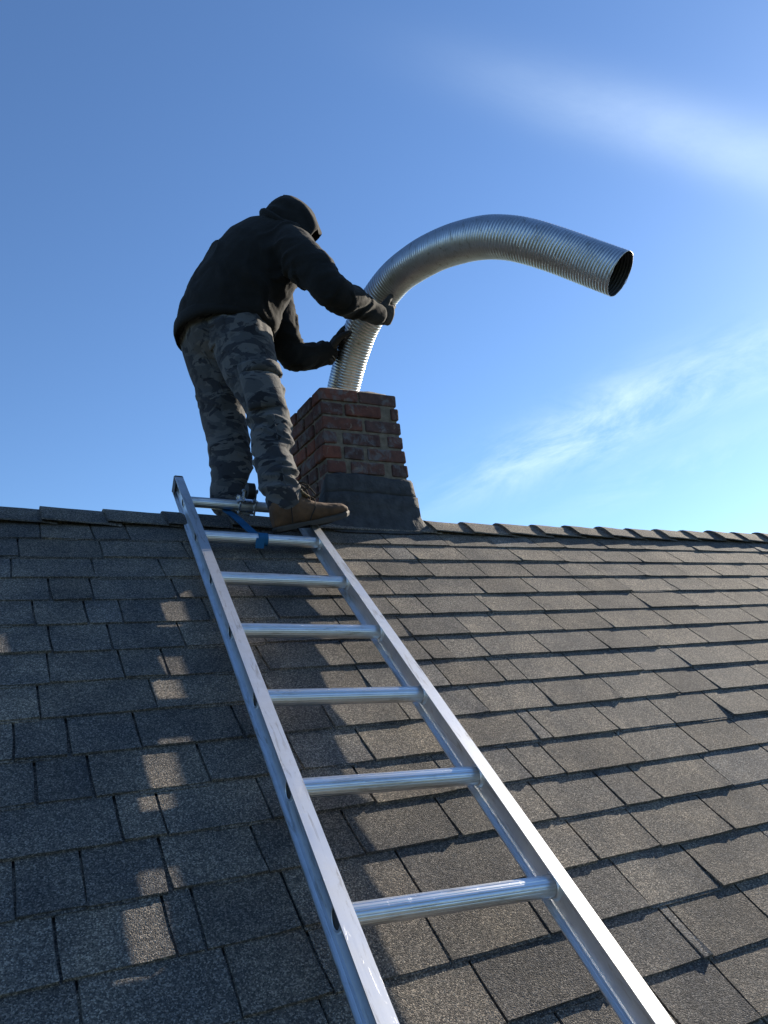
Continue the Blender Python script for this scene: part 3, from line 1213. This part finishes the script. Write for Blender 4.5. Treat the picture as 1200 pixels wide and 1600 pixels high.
# ---- body: one continuous figure, mostly covered by the clothes
bm = bmesh.new()
limb(bm, [J['r_hip'], J['r_knee'], J['r_ank'], J['r_ank'] + Vector((0.02, 0, -0.05))], [0.085, 0.055, 0.038, 0.036])
limb(bm, [J['l_hip'], J['l_knee'], J['l_ank'], J['l_ank'] + Vector((0.0, 0.02, -0.03))], [0.085, 0.055, 0.038, 0.036])
limb(bm, [J['pelvis'], J['waist'], J['chest']], [0.125, 0.12, 0.125])
limb(bm, [J['r_sh'], J['r_el'], J['r_wr']], [0.05, 0.038, 0.026])
limb(bm, [J['l_sh'], J['l_el'], J['l_wr']], [0.05, 0.038, 0.026])
limb(bm, [J['r_sh'], J['chest'], J['l_sh']], [0.05, 0.11, 0.05])
limb(bm, [J['chest'], J['neck'], J['head']], [0.09, 0.05, 0.06])
FACE = (at(490, 372, 3.33) - J['head']).normalized()    # where the head looks
HUP = (Vector((0, 0, 1)) - FACE * FACE.z)
HUP = (HUP.normalized() + Vector((-0.0, 0, 0))).normalized()
HLAT = FACE.cross(HUP)
HC = at(449, 354, 3.31)
ellipsoid(bm, HC, FACE * 0.088, HUP * 0.105, HLAT * 0.07)
ellipsoid(bm, HC + FACE * 0.075 - HUP * 0.075, FACE * 0.025, HUP * 0.03, HLAT * 0.03)         # chin
tube(bm, [HC + FACE * 0.080 + HUP * 0.015, HC + FACE * 0.102 - HUP * 0.022], [0.007, 0.014], 8)  # nose
tube(bm, [HC + FACE * 0.082 - HUP * 0.048 - HLAT * 0.018, HC + FACE * 0.088 - HUP * 0.047, HC + FACE * 0.082 - HUP * 0.048 + HLAT * 0.018], [0.006, 0.009, 0.006], 8)
for s in (-1, 1):
    ellipsoid(bm, HC + FACE * 0.080 + HUP * 0.012 + HLAT * s * 0.028, FACE * 0.008, HUP * 0.009, HLAT * 0.013)
    ellipsoid(bm, HC + HLAT * s * 0.070 - HUP * 0.005, FACE * 0.014, HUP * 0.026, HLAT * 0.007)
me = blend('body', bm, 0.007, 3)
body = part('body', me, SKIN)

# ---- trousers
bm = bmesh.new()
limb(bm, [J['r_hip'] + Vector((0, 0, 0.02)), at(392, 580, 3.10), J['r_knee'], at(428, 712, 2.88), at(438, 768, 2.80), at(441, 783, 2.79)],
     [0.128, 0.116, 0.090, 0.076, 0.068, 0.062], 24)
limb(bm, [J['l_hip'] + Vector((0, 0, 0.02)), at(340, 590, 3.30), J['l_knee'], at(361, 715, 3.18), at(358, 765, 3.12), at(357, 785, 3.10)],
     [0.116, 0.112, 0.094, 0.084, 0.076, 0.070], 24)
ellipsoid(bm, at(343, 522, 3.28), LAT * 0.165, Vector((0, 0, 1)).cross(LAT).normalized() * 0.130, Vector((0, 0, 0.15)))
limb(bm, [at(345, 520, 3.28), at(362, 470, 3.29)], [0.15, 0.145])
# cargo pockets
PK = [(386, 560, 3.03), (402, 590, 2.97), (414, 618, 2.92)]
zones = [
    (at(404, 612, 3.03), at(424, 685, 2.94), 0.17, 0.021, 11, 0.5),
    (at(424, 690, 2.93), at(443, 790, 2.79), 0.13, 0.022, 12, 0.55),
    (at(362, 500, 3.2), at(396, 590, 3.07), 0.2, 0.012, 8, 0.8),
    (at(336, 600, 3.3), at(352, 690, 3.22), 0.16, 0.013, 10, 0.6),
    (at(354, 690, 3.2), at(357, 790, 3.1), 0.13, 0.017, 12, 0.5),
]
me = blend('trousers', bm, 0.0065, 4, seg_wrinkle(zones))
trousers = part('trousers', me, CAMO)


def patch(name, c3, nrm, up, wid, hei, thick, mat, parent, bulge=0.35, seed=0):
    """a soft cloth patch (pocket, flap) of real thickness lying on a surface"""
    nrm = nrm.normalized()
    up = (up - nrm * up.dot(nrm)).normalized()
    sd = up.cross(nrm)
    bm = bmesh.new()
    nx, ny = 10, 8
    g = {}
    for lay in (0, 1):
        for i in range(nx + 1):
            for j in range(ny + 1):
                fx, fy = i / nx * 2 - 1, j / ny * 2 - 1
                e = (1 - fx ** 4) * (1 - fy ** 4)
                h = -0.012 if lay == 0 else thick * (0.35 + 0.65 * e) + 0.006 * noise.noise(Vector((fx * 3 + seed, fy * 3, 1)))
                curve = -bulge * (fx * wid / 2) ** 2 * 10
                g[lay, i, j] = bm.verts.new(c3 + sd * fx * wid / 2 + up * fy * hei / 2 + nrm * (h + curve))
    for i in range(nx):
        for j in range(ny):
            bm.faces.new((g[1, i, j], g[1, i + 1, j], g[1, i + 1, j + 1], g[1, i, j + 1]))
            bm.faces.new((g[0, i, j], g[0, i, j + 1], g[0, i + 1, j + 1], g[0, i + 1, j]))
    for i in range(nx):
        for j0 in (0, ny):
            bm.faces.new((g[0, i, j0], g[0, i + 1, j0], g[1, i + 1, j0], g[1, i, j0]))
    for j in range(ny):
        for i0 in (0, nx):
            bm.faces.new((g[0, i0, j], g[0, i0, j + 1], g[1, i0, j + 1], g[1, i0, j]))
    return part_bm(name, bm, mat, parent)


def surf_hit(px, py):
    """first point of the trousers seen through a photograph pixel, with its normal (for placing pockets on the cloth)"""
    d = (at(px, py, 1) - CAM).normalized()
    ok, loc, nor, _ = trousers.data and trousers.ray_cast(CAM, d)
    return loc, nor


bpy.context.view_layer.update()
inv = Matrix.Translation((0, 0, 0))
from mathutils.bvhtree import BVHTree


def bvh_of(o):
    return BVHTree.FromPolygons([v.co.copy() for v in o.data.vertices], [tuple(p.vertices) for p in o.data.polygons])


TB = bvh_of(trousers)


def hit(tree, px, py):
    d = (at(px, py, 1) - CAM).normalized()
    loc, nor, _, _ = tree.ray_cast(CAM, d)
    return loc, nor


LEG = (J['r_hip'] - J['r_knee']).normalized()
for nm, px, py, wd, he, tk, sd in (('cargo_pocket', 414, 608, 0.150, 0.165, 0.026, 1), ('pocket_flap', 408, 574, 0.165, 0.055, 0.036, 5), ('back_pocket', 333, 521, 0.13, 0.10, 0.004, 9), ('back_pocket_flap', 333, 503, 0.135, 0.045, 0.009, 13)):
    loc, nor = hit(TB, px, py)
    if loc is not None:
        o = patch(nm, loc, nor, LEG if 'back' not in nm else Vector((0.25, 0, 1)), wd, he, tk, CAMO, person, 0.35, sd)

for line in ([(404, 520), (413, 548), (420, 566)], [(318, 548), (330, 572), (343, 598), (352, 622)], [(428, 648), (434, 690), (441, 735), (448, 765)], [(372, 640), (384, 690), (396, 735)]):
    P_ = [hit(TB, *q)[0] for q in line]
    if all(p is not None for p in P_):
        bm = bmesh.new()
        tube(bm, catmull(P_, 14), 0.0022, 6)
        part_bm('seam', bm, CAMO)

# ---- hoodie
ZUP = Vector((0, 0, 1))
SP = [at(351, 522, 3.275), at(356, 492, 3.285), at(372, 455, 3.29), at(392, 424, 3.295), at(414, 394, 3.30), at(432, 369, 3.305), at(441, 354, 3.31)]
HA = [0.214, 0.222, 0.218, 0.214, 0.205, 0.16, 0.085]
HB = [0.182, 0.180, 0.172, 0.166, 0.150, 0.115, 0.075]
TILT = [1.0, 0.7, 0.3, 0, 0, 0, 0]
bm = bmesh.new()
secs = []
for i, p in enumerate(SP):
    d = (SP[min(i + 1, len(SP) - 1)] - SP[max(i - 1, 0)]).normalized()
    d = d.lerp(Vector((0.12, 0.06, 1)).normalized(), TILT[i]).normalized()
    a = (LAT - d * LAT.dot(d)).normalized()
    secs.append((p, a * HA[i], d.cross(a) * HB[i]))
ell_loft(bm, secs, 28)
limb(bm, [at(440, 378, 3.27), at(464, 398, 3.16), at(492, 424, 3.09), J['r_el'], at(552, 474, 3.17), at(574, 485, 3.255), at(588, 490, 3.305)],
     [0.098, 0.090, 0.080, 0.068, 0.063, 0.056, 0.049], 26)
limb(bm, [at(420, 400, 3.38), at(425, 440, 3.43), at(434, 505, 3.42), at(458, 556, 3.40), at(488, 556, 3.45), at(510, 552, 3.49)],
     [0.085, 0.085, 0.078, 0.070, 0.060, 0.050], 26)
# hem band
d = Vector((0.12, 0.06, 1)).normalized()
a = (LAT - d * LAT.dot(d)).normalized()
b = d.cross(a)
hc = SP[0] - d * 0.002
zones = [
    (at(440, 385, 3.25), at(505, 430, 3.07), 0.14, 0.017, 11, 0.6),
    (at(500, 440, 3.08), at(590, 492, 3.30), 0.12, 0.018, 14, 0.5),
    (at(438, 530, 3.4), at(512, 553, 3.48), 0.12, 0.017, 14, 0.5),
    (at(360, 500, 3.28), at(400, 410, 3.3), 0.32, 0.020, 6, 0.8),
    (at(428, 460, 3.2), at(432, 540, 3.3), 0.2, 0.018, 9, 0.6),
]
me = blend('hoodie', bm, 0.0075, 4, seg_wrinkle(zones))
hoodie = part('hoodie', me, HOODIE)
# ribbed hem and pocket opening
bm = bmesh.new()
ring = []
NS = 48
for k in range(NS):
    t = 2 * math.pi * k / NS
    ring.append((math.cos(t), math.sin(t)))
lay = []
for off, sc in ((-0.004, 0.955), (-0.028, 0.985), (0.0, 1.03), (0.030, 1.035), (0.046, 1.0)):
    lay.append([bm.verts.new(hc + d * off + a * (x * HA[0] * sc) + b * (y * HB[0] * sc) + d * 0.004 * noise.noise(Vector((x * 2, y * 2, 7)))) for x, y in ring])
for r0, r1 in zip(lay, lay[1:]):
    for k in range(NS):
        bm.faces.new((r0[k], r0[(k + 1) % NS], r1[(k + 1) % NS], r1[k]))
part_bm('hem', bm, HOODIE, hoodie)
# ---- hood, pulled over the head
bm = bmesh.new()
HS = [(-0.118, 0.0, 0.030, 0.030), (-0.105, 0.004, 0.062, 0.062), (-0.075, 0.008, 0.094, 0.088), (-0.03, 0.010, 0.112, 0.100), (0.02, 0.006, 0.114, 0.100), (0.06, -0.002, 0.106, 0.093), (0.095, -0.014, 0.090, 0.082), (0.118, -0.026, 0.076, 0.070)]
out_, in_ = [], []
NS = 36


def hood_pt(f, dn, hu, hl, t, shrink=0.0):
    """loose hood: a soft peak at the brim, a ridge along the crown, sagging folds at the sides"""
    x, y = math.cos(t), math.sin(t)
    peak = 0.024 * max(0, y) ** 3 * max(0, f + 0.03) / 0.13
    dirv = Vector((f * 13 + 1.6 * y, x * 1.6, y * 1.6))
    fold = 0.018 * max(-0.3, ridged(dirv, 4.0)) * (1 if f > -0.09 else 0.4)
    fold += 0.006 * noise.noise(Vector((f * 30, x * 3, y * 3 + 4)))
    crown = 0.012 * max(0, y) ** 6
    sag = -0.012 * abs(x) ** 3 * max(0.0, 0.6 - y)
    s = 1 - shrink
    return HC + FACE * (f + peak) + HUP * (dn + (hu * s + fold + crown) * y) + HLAT * ((hl * s + fold + sag) * x)


HS = [(f * 0.95, dn, hu * 0.93, hl * 0.95) for f, dn, hu, hl in HS]
ringsO = []
for f, dn, hu, hl in HS:
    ringsO.append([bm.verts.new(hood_pt(f, dn, hu, hl, 2 * math.pi * k / NS)) for k in range(NS)])
for f, dn, hu, hl in HS[::-1][:6]:
    ringsO.append([bm.verts.new(hood_pt(f - 0.004, dn, hu, hl, 2 * math.pi * k / NS, 0.10)) for k in range(NS)])
for r0, r1 in zip(ringsO, ringsO[1:]):
    for k in range(NS):
        bm.faces.new((r0[k], r0[(k + 1) % NS], r1[(k + 1) % NS], r1[k]))
bm.faces.new(ringsO[0])
ho = part_bm('hood', bm, HOODIE, hoodie)
ss = ho.modifiers.new('s', 'SUBSURF')
ss.levels = ss.render_levels = 1
# seam roll where the hood joins the neck
bm = bmesh.new()
nk = []
nd = (at(441, 354, 3.31) - at(414, 394, 3.30)).normalized()
na = (LAT - nd * LAT.dot(nd)).normalized()
nb = nd.cross(na)
nc = at(440, 357, 3.31)
for k in range(33):
    t = 2 * math.pi * k / 32
    nk.append(nc + na * 0.104 * math.cos(t) + nb * 0.098 * math.sin(t) + nd * 0.008 * math.sin(2 * t))
tube(bm, nk, 0.013, 10, caps=False)
part_bm('hood_seam', bm, HOODIE, hoodie)


# ---- gloves
def glove(name, wrist, knuckle, palm_n, curls, thumb, label, spread=0.16):
    """gloved hand: palm, four unequal bent fingers and a thumb leaving the side of the palm"""
    f = (knuckle - wrist)
    L = f.length
    f = f / L
    n_ = (palm_n - f * palm_n.dot(f)).normalized()       # palm faces n_
    s_ = f.cross(n_)                                     # towards the thumb side (flip with sign of thumb)
    tsd = thumb[0]
    bm = bmesh.new()
    mid = (wrist + knuckle) / 2
    tube(bm, [wrist - f * 0.045, wrist - f * 0.01, wrist + f * 0.02], [0.036, 0.034, 0.034], 14)
    ellipsoid(bm, mid + f * 0.008, f * (L * 0.66), s_ * 0.045, n_ * 0.021)
    ellipsoid(bm, knuckle - f * 0.004, f * 0.022, s_ * 0.045, n_ * 0.018)
    lens = [0.072, 0.080, 0.075, 0.060]
    for i in range(4):
        o_ = tsd * (0.033 - 0.022 * i)
        p = knuckle + s_ * o_ - f * 0.006
        dr = (f + s_ * (o_ * spread * 6)).normalized()
        chain, rad = [p - dr * 0.02, p], [0.0115, 0.0118]
        ang = 0
        segs = (0.44, 0.32, 0.24)
        for j in range(3):
            ang += curls[i][j]
            dd = dr * math.cos(ang) + n_ * math.sin(ang)
            chain.append(chain[-1] + dd * lens[i] * segs[j])
            rad.append((0.0112, 0.0105, 0.0088)[j])
        tube(bm, chain, rad, 12)
        for c_, r_ in zip(chain[1:], rad[1:]):
            ellipsoid(bm, c_, Vector((r_, 0, 0)), Vector((0, r_, 0)), Vector((0, 0, r_)), 12, 8)
    tb = wrist + f * L * 0.34 + s_ * tsd * 0.034 + n_ * 0.004
    chain, rad = [tb - s_ * tsd * 0.015, tb], [0.017, 0.0155]
    ang = thumb[1]
    for j, ln in enumerate((0.036, 0.030, 0.024)):
        dd = (f * math.cos(ang) + s_ * tsd * math.sin(ang)) * math.cos(thumb[2] * (j + 0.6) / 2) + n_ * math.sin(thumb[2] * (j + 0.6) / 2)
        chain.append(chain[-1] + dd * ln)
        rad.append((0.0135, 0.0122, 0.0100)[j])
        ang *= 0.75
    tube(bm, chain, rad, 12)
    for c_, r_ in zip(chain[1:], rad[1:]):
        ellipsoid(bm, c_, Vector((r_, 0, 0)), Vector((0, r_, 0)), Vector((0, 0, r_)), 12, 8)
    me = blend(name, bm, 0.0034, 3, lambda c, nn: nn * (0.0012 * noise.noise(c * 60)))
    g = part(name, me, GLOVE, person, label)
    bm = bmesh.new()
    cf = []
    for k in range(25):
        t = 2 * math.pi * k / 24
        cf.append(wrist - f * 0.022 + s_ * 0.0375 * math.cos(t) + n_ * 0.0375 * math.sin(t))
    tube(bm, cf, 0.0022, 6, caps=False)
    part_bm('glove_hem', bm, CUFFMAT, g)
    return g


# right hand grips the near, right-hand side of the duct
pr_ = at(583, 480, 3.45)                # duct axis there
tan_r = (at(594, 464, 3.42) - at(567, 508, 3.50)).normalized()
rw = at(589, 491, 3.305)
rk = at(612, 493, 3.365)
fdir = (rk - rw).normalized()
rk = rw + fdir * 0.078
pn = (pr_ - rk)
glove('glove', rw, rk, pn, [(0.45, 0.75, 0.6), (0.5, 0.75, 0.6), (0.5, 0.8, 0.6), (0.55, 0.8, 0.6)], (1 if fdir.cross(pn).dot(tan_r) > 0 else -1, 0.75, 0.5), 'dark glove closed round the near side of the duct')
# left hand pushes flat against the far-left side of the duct
pl_ = at(556, 532, 3.53)
lw = at(515, 551, 3.49)
lk = at(523, 534, 3.505)
fl_ = (lk - lw).normalized()
lk = lw + fl_ * 0.070
pn2 = (pl_ - lk)
glove('glove', lw, lk, pn2, [(0.12, 0.15, 0.1), (0.10, 0.12, 0.1), (0.12, 0.15, 0.1), (0.2, 0.2, 0.15)], (1 if fl_.cross(pn2).dot(-CF) > 0 else -1, 0.7, 0.55), 'dark glove pressed flat on the left of the duct')


# ---- boots
def boot(name, heel, toe, up, scale, label, vis=True):
    """ankle boot lofted along the foot: heel counter, vamp, toe cap, collar, sole, laces and tongue"""
    fx = (toe - heel)
    L = fx.length
    fx = fx / L
    up = (up - fx * up.dot(fx)).normalized()
    sy = up.cross(fx)

    def W(x, y, z):
        return heel + fx * (x * L) + sy * (y * L) + up * (z * L * scale)
    # x, halfwidth, ground z, top z
    S = [(-0.015, 0.075, 0.065, 0.30), (0.02, 0.105, 0.045, 0.43), (0.10, 0.125, 0.035, 0.50), (0.20, 0.128, 0.035, 0.50), (0.29, 0.128, 0.035, 0.475), (0.38, 0.132, 0.035, 0.405), (0.48, 0.142, 0.035, 0.335), (0.58, 0.156, 0.037, 0.285), (0.70, 0.170, 0.042, 0.245), (0.82, 0.168, 0.052, 0.228), (0.91, 0.150, 0.066, 0.215), (0.965, 0.115, 0.085, 0.185), (0.995, 0.062, 0.105, 0.152)]
    bm = bmesh.new()
    rg = []
    NSG = 22
    for x, hw, z0, z1 in S:
        row = []
        for k in range(NSG):
            t = 2 * math.pi * k / NSG
            cx, sz = math.cos(t), math.sin(t)
            zz_ = (z0 + z1) / 2 + (z1 - z0) / 2 * sz
            wfac = 1.0 if sz < 0 else (1 - 0.50 * sz ** 2)
            ex = math.copysign(abs(cx) ** 0.62, cx)
            row.append(bm.verts.new(W(x, hw * ex * wfac, zz_)))
        rg.append(row)
    for r0, r1 in zip(rg, rg[1:]):
        for k in range(NSG):
            bm.faces.new((r0[k], r0[(k + 1) % NSG], r1[(k + 1) % NSG], r1[k]))
    bm.faces.new(rg[0][::-1])
    bm.faces.new(rg[-1])
    me = blend(name, bm, 0.0042, 3, lambda c, nn: nn * (0.0022 * noise.noise(c * 28) + 0.0012 * noise.noise(c * 70)))
    b_ = part(name, me, BOOT, person, label)
    # sole
    bm = bmesh.new()
    outl = [(-0.03, 0.0), (-0.015, 0.085), (0.05, 0.125), (0.2, 0.138), (0.36, 0.135), (0.5, 0.150), (0.66, 0.180), (0.80, 0.182), (0.92, 0.155), (0.985, 0.10), (1.015, 0.0)]
    full = outl + [(x, -y) for x, y in outl[-2:0:-1]]
    lay = []
    for zi, gz in ((0.0, 0.97), (0.035, 1.0), (0.06, 0.985)):
        row = []
        for x, y in full:
            rise = 0.055 * max(0, (x - 0.72) / 0.28) ** 2
            arch = 0.018 if (zi == 0.0 and 0.25 < x < 0.42) else 0
            row.append(bm.verts.new(W(0.5 + (x - 0.5) * gz, y * gz, zi + rise + arch)))
        lay.append(row)
    nn2 = len(full)
    for r0, r1 in zip(lay, lay[1:]):
        for k in range(nn2):
            bm.faces.new((r0[k], r0[(k + 1) % nn2], r1[(k + 1) % nn2], r1[k]))
    bm.faces.new(lay[0][::-1])
    bm.faces.new(lay[-1])
    part_bm('sole', bm, SOLE, b_, smooth=False)
    # padded dark collar and tongue
    bm = bmesh.new()
    cpts = []
    for k in range(21):
        t = 2 * math.pi * k / 20
        cpts.append(W(0.165 + 0.145 * math.cos(t), 0.105 * math.sin(t), 0.50 - 0.02 * math.cos(t)))
    tube(bm, cpts, 0.010, 10, caps=False)
    part_bm('collar', bm, BOOTDARK, b_)
    bm = bmesh.new()
    tg = [W(0.50, 0, 0.345), W(0.42, 0, 0.41), W(0.345, 0, 0.50), W(0.315, 0, 0.60), W(0.305, 0, 0.68)]
    ell_loft(bm, [(p, sy * 0.030 * w_, fx * 0.008 + up * 0.003) for p, w_ in zip(catmull(tg, 9), (0.7, 0.8, 0.9, 1, 1.05, 1.05, 1.0, 0.9, 0.7))], 14)
    part_bm('tongue', bm, SOCK, b_)
    # laces: criss-cross rows, and two bow loops
    bm = bmesh.new()
    rows = [(0.56, 0.312), (0.50, 0.345), (0.45, 0.385), (0.40, 0.430), (0.36, 0.475)]
    for i, (x, z) in enumerate(rows):
        wv = 0.075 + 0.008 * i
        x2, z2 = rows[min(i + 1, 4)]
        for s in (-1, 1):
            tube(bm, catmull([W(x, -s * wv, z - 0.012), W((x + x2) / 2, 0, (z + z2) / 2 + 0.022 + 0.004 * s), W(x2, s * wv, z2 - 0.012)], 9), 0.0030, 6)
    for s in (-1, 1):
        tube(bm, catmull([W(0.37, 0, 0.49), W(0.41, s * 0.06, 0.525), W(0.47, s * 0.12, 0.50), W(0.49, s * 0.135, 0.43), W(0.43, s * 0.09, 0.45), W(0.37, 0, 0.49)], 16), 0.0030, 6)
        tube(bm, catmull([W(0.37, 0, 0.49), W(0.44, s * 0.03, 0.515), W(0.53, s * 0.06, 0.45), W(0.57, s * 0.10, 0.36)], 12), 0.0026, 6)
    part_bm('laces', bm, LACE, b_)
    # overlay seams
    bm = bmesh.new()
    for s in (-1, 1):
        tube(bm, catmull([W(0.26, s * 0.100, 0.44), W(0.22, s * 0.128, 0.30), W(0.20, s * 0.134, 0.16), W(0.19, s * 0.130, 0.07)], 10), 0.0018, 6)
        tube(bm, catmull([W(0.55, s * 0.10, 0.285), W(0.52, s * 0.140, 0.21), W(0.46, s * 0.140, 0.13), W(0.42, s * 0.134, 0.07)], 10), 0.0018, 6)
    part_bm('seam', bm, BOOTDARK, b_)
    return b_


rh = at(431, 833, 2.75)
rt = at(545, 812, 2.89)
boot('boot', rh, rt, Vector((-0.05, -0.12, 1)), 1.06, 'brown leather work boot standing on the rail end')
# left boot on the far side of the ridge
lt = at(357, 803, 3.10)
lf_ = Vector((0.55, 0.75, -0.30)).normalized()
boot('boot', lt - lf_ * 0.07 + Vector((0, 0, 0.0)), lt + lf_ * 0.21, Vector((0, 0.2, 1)), 1, 'boot behind the ladder top')
# cuff of the right trouser leg bunched over the boot
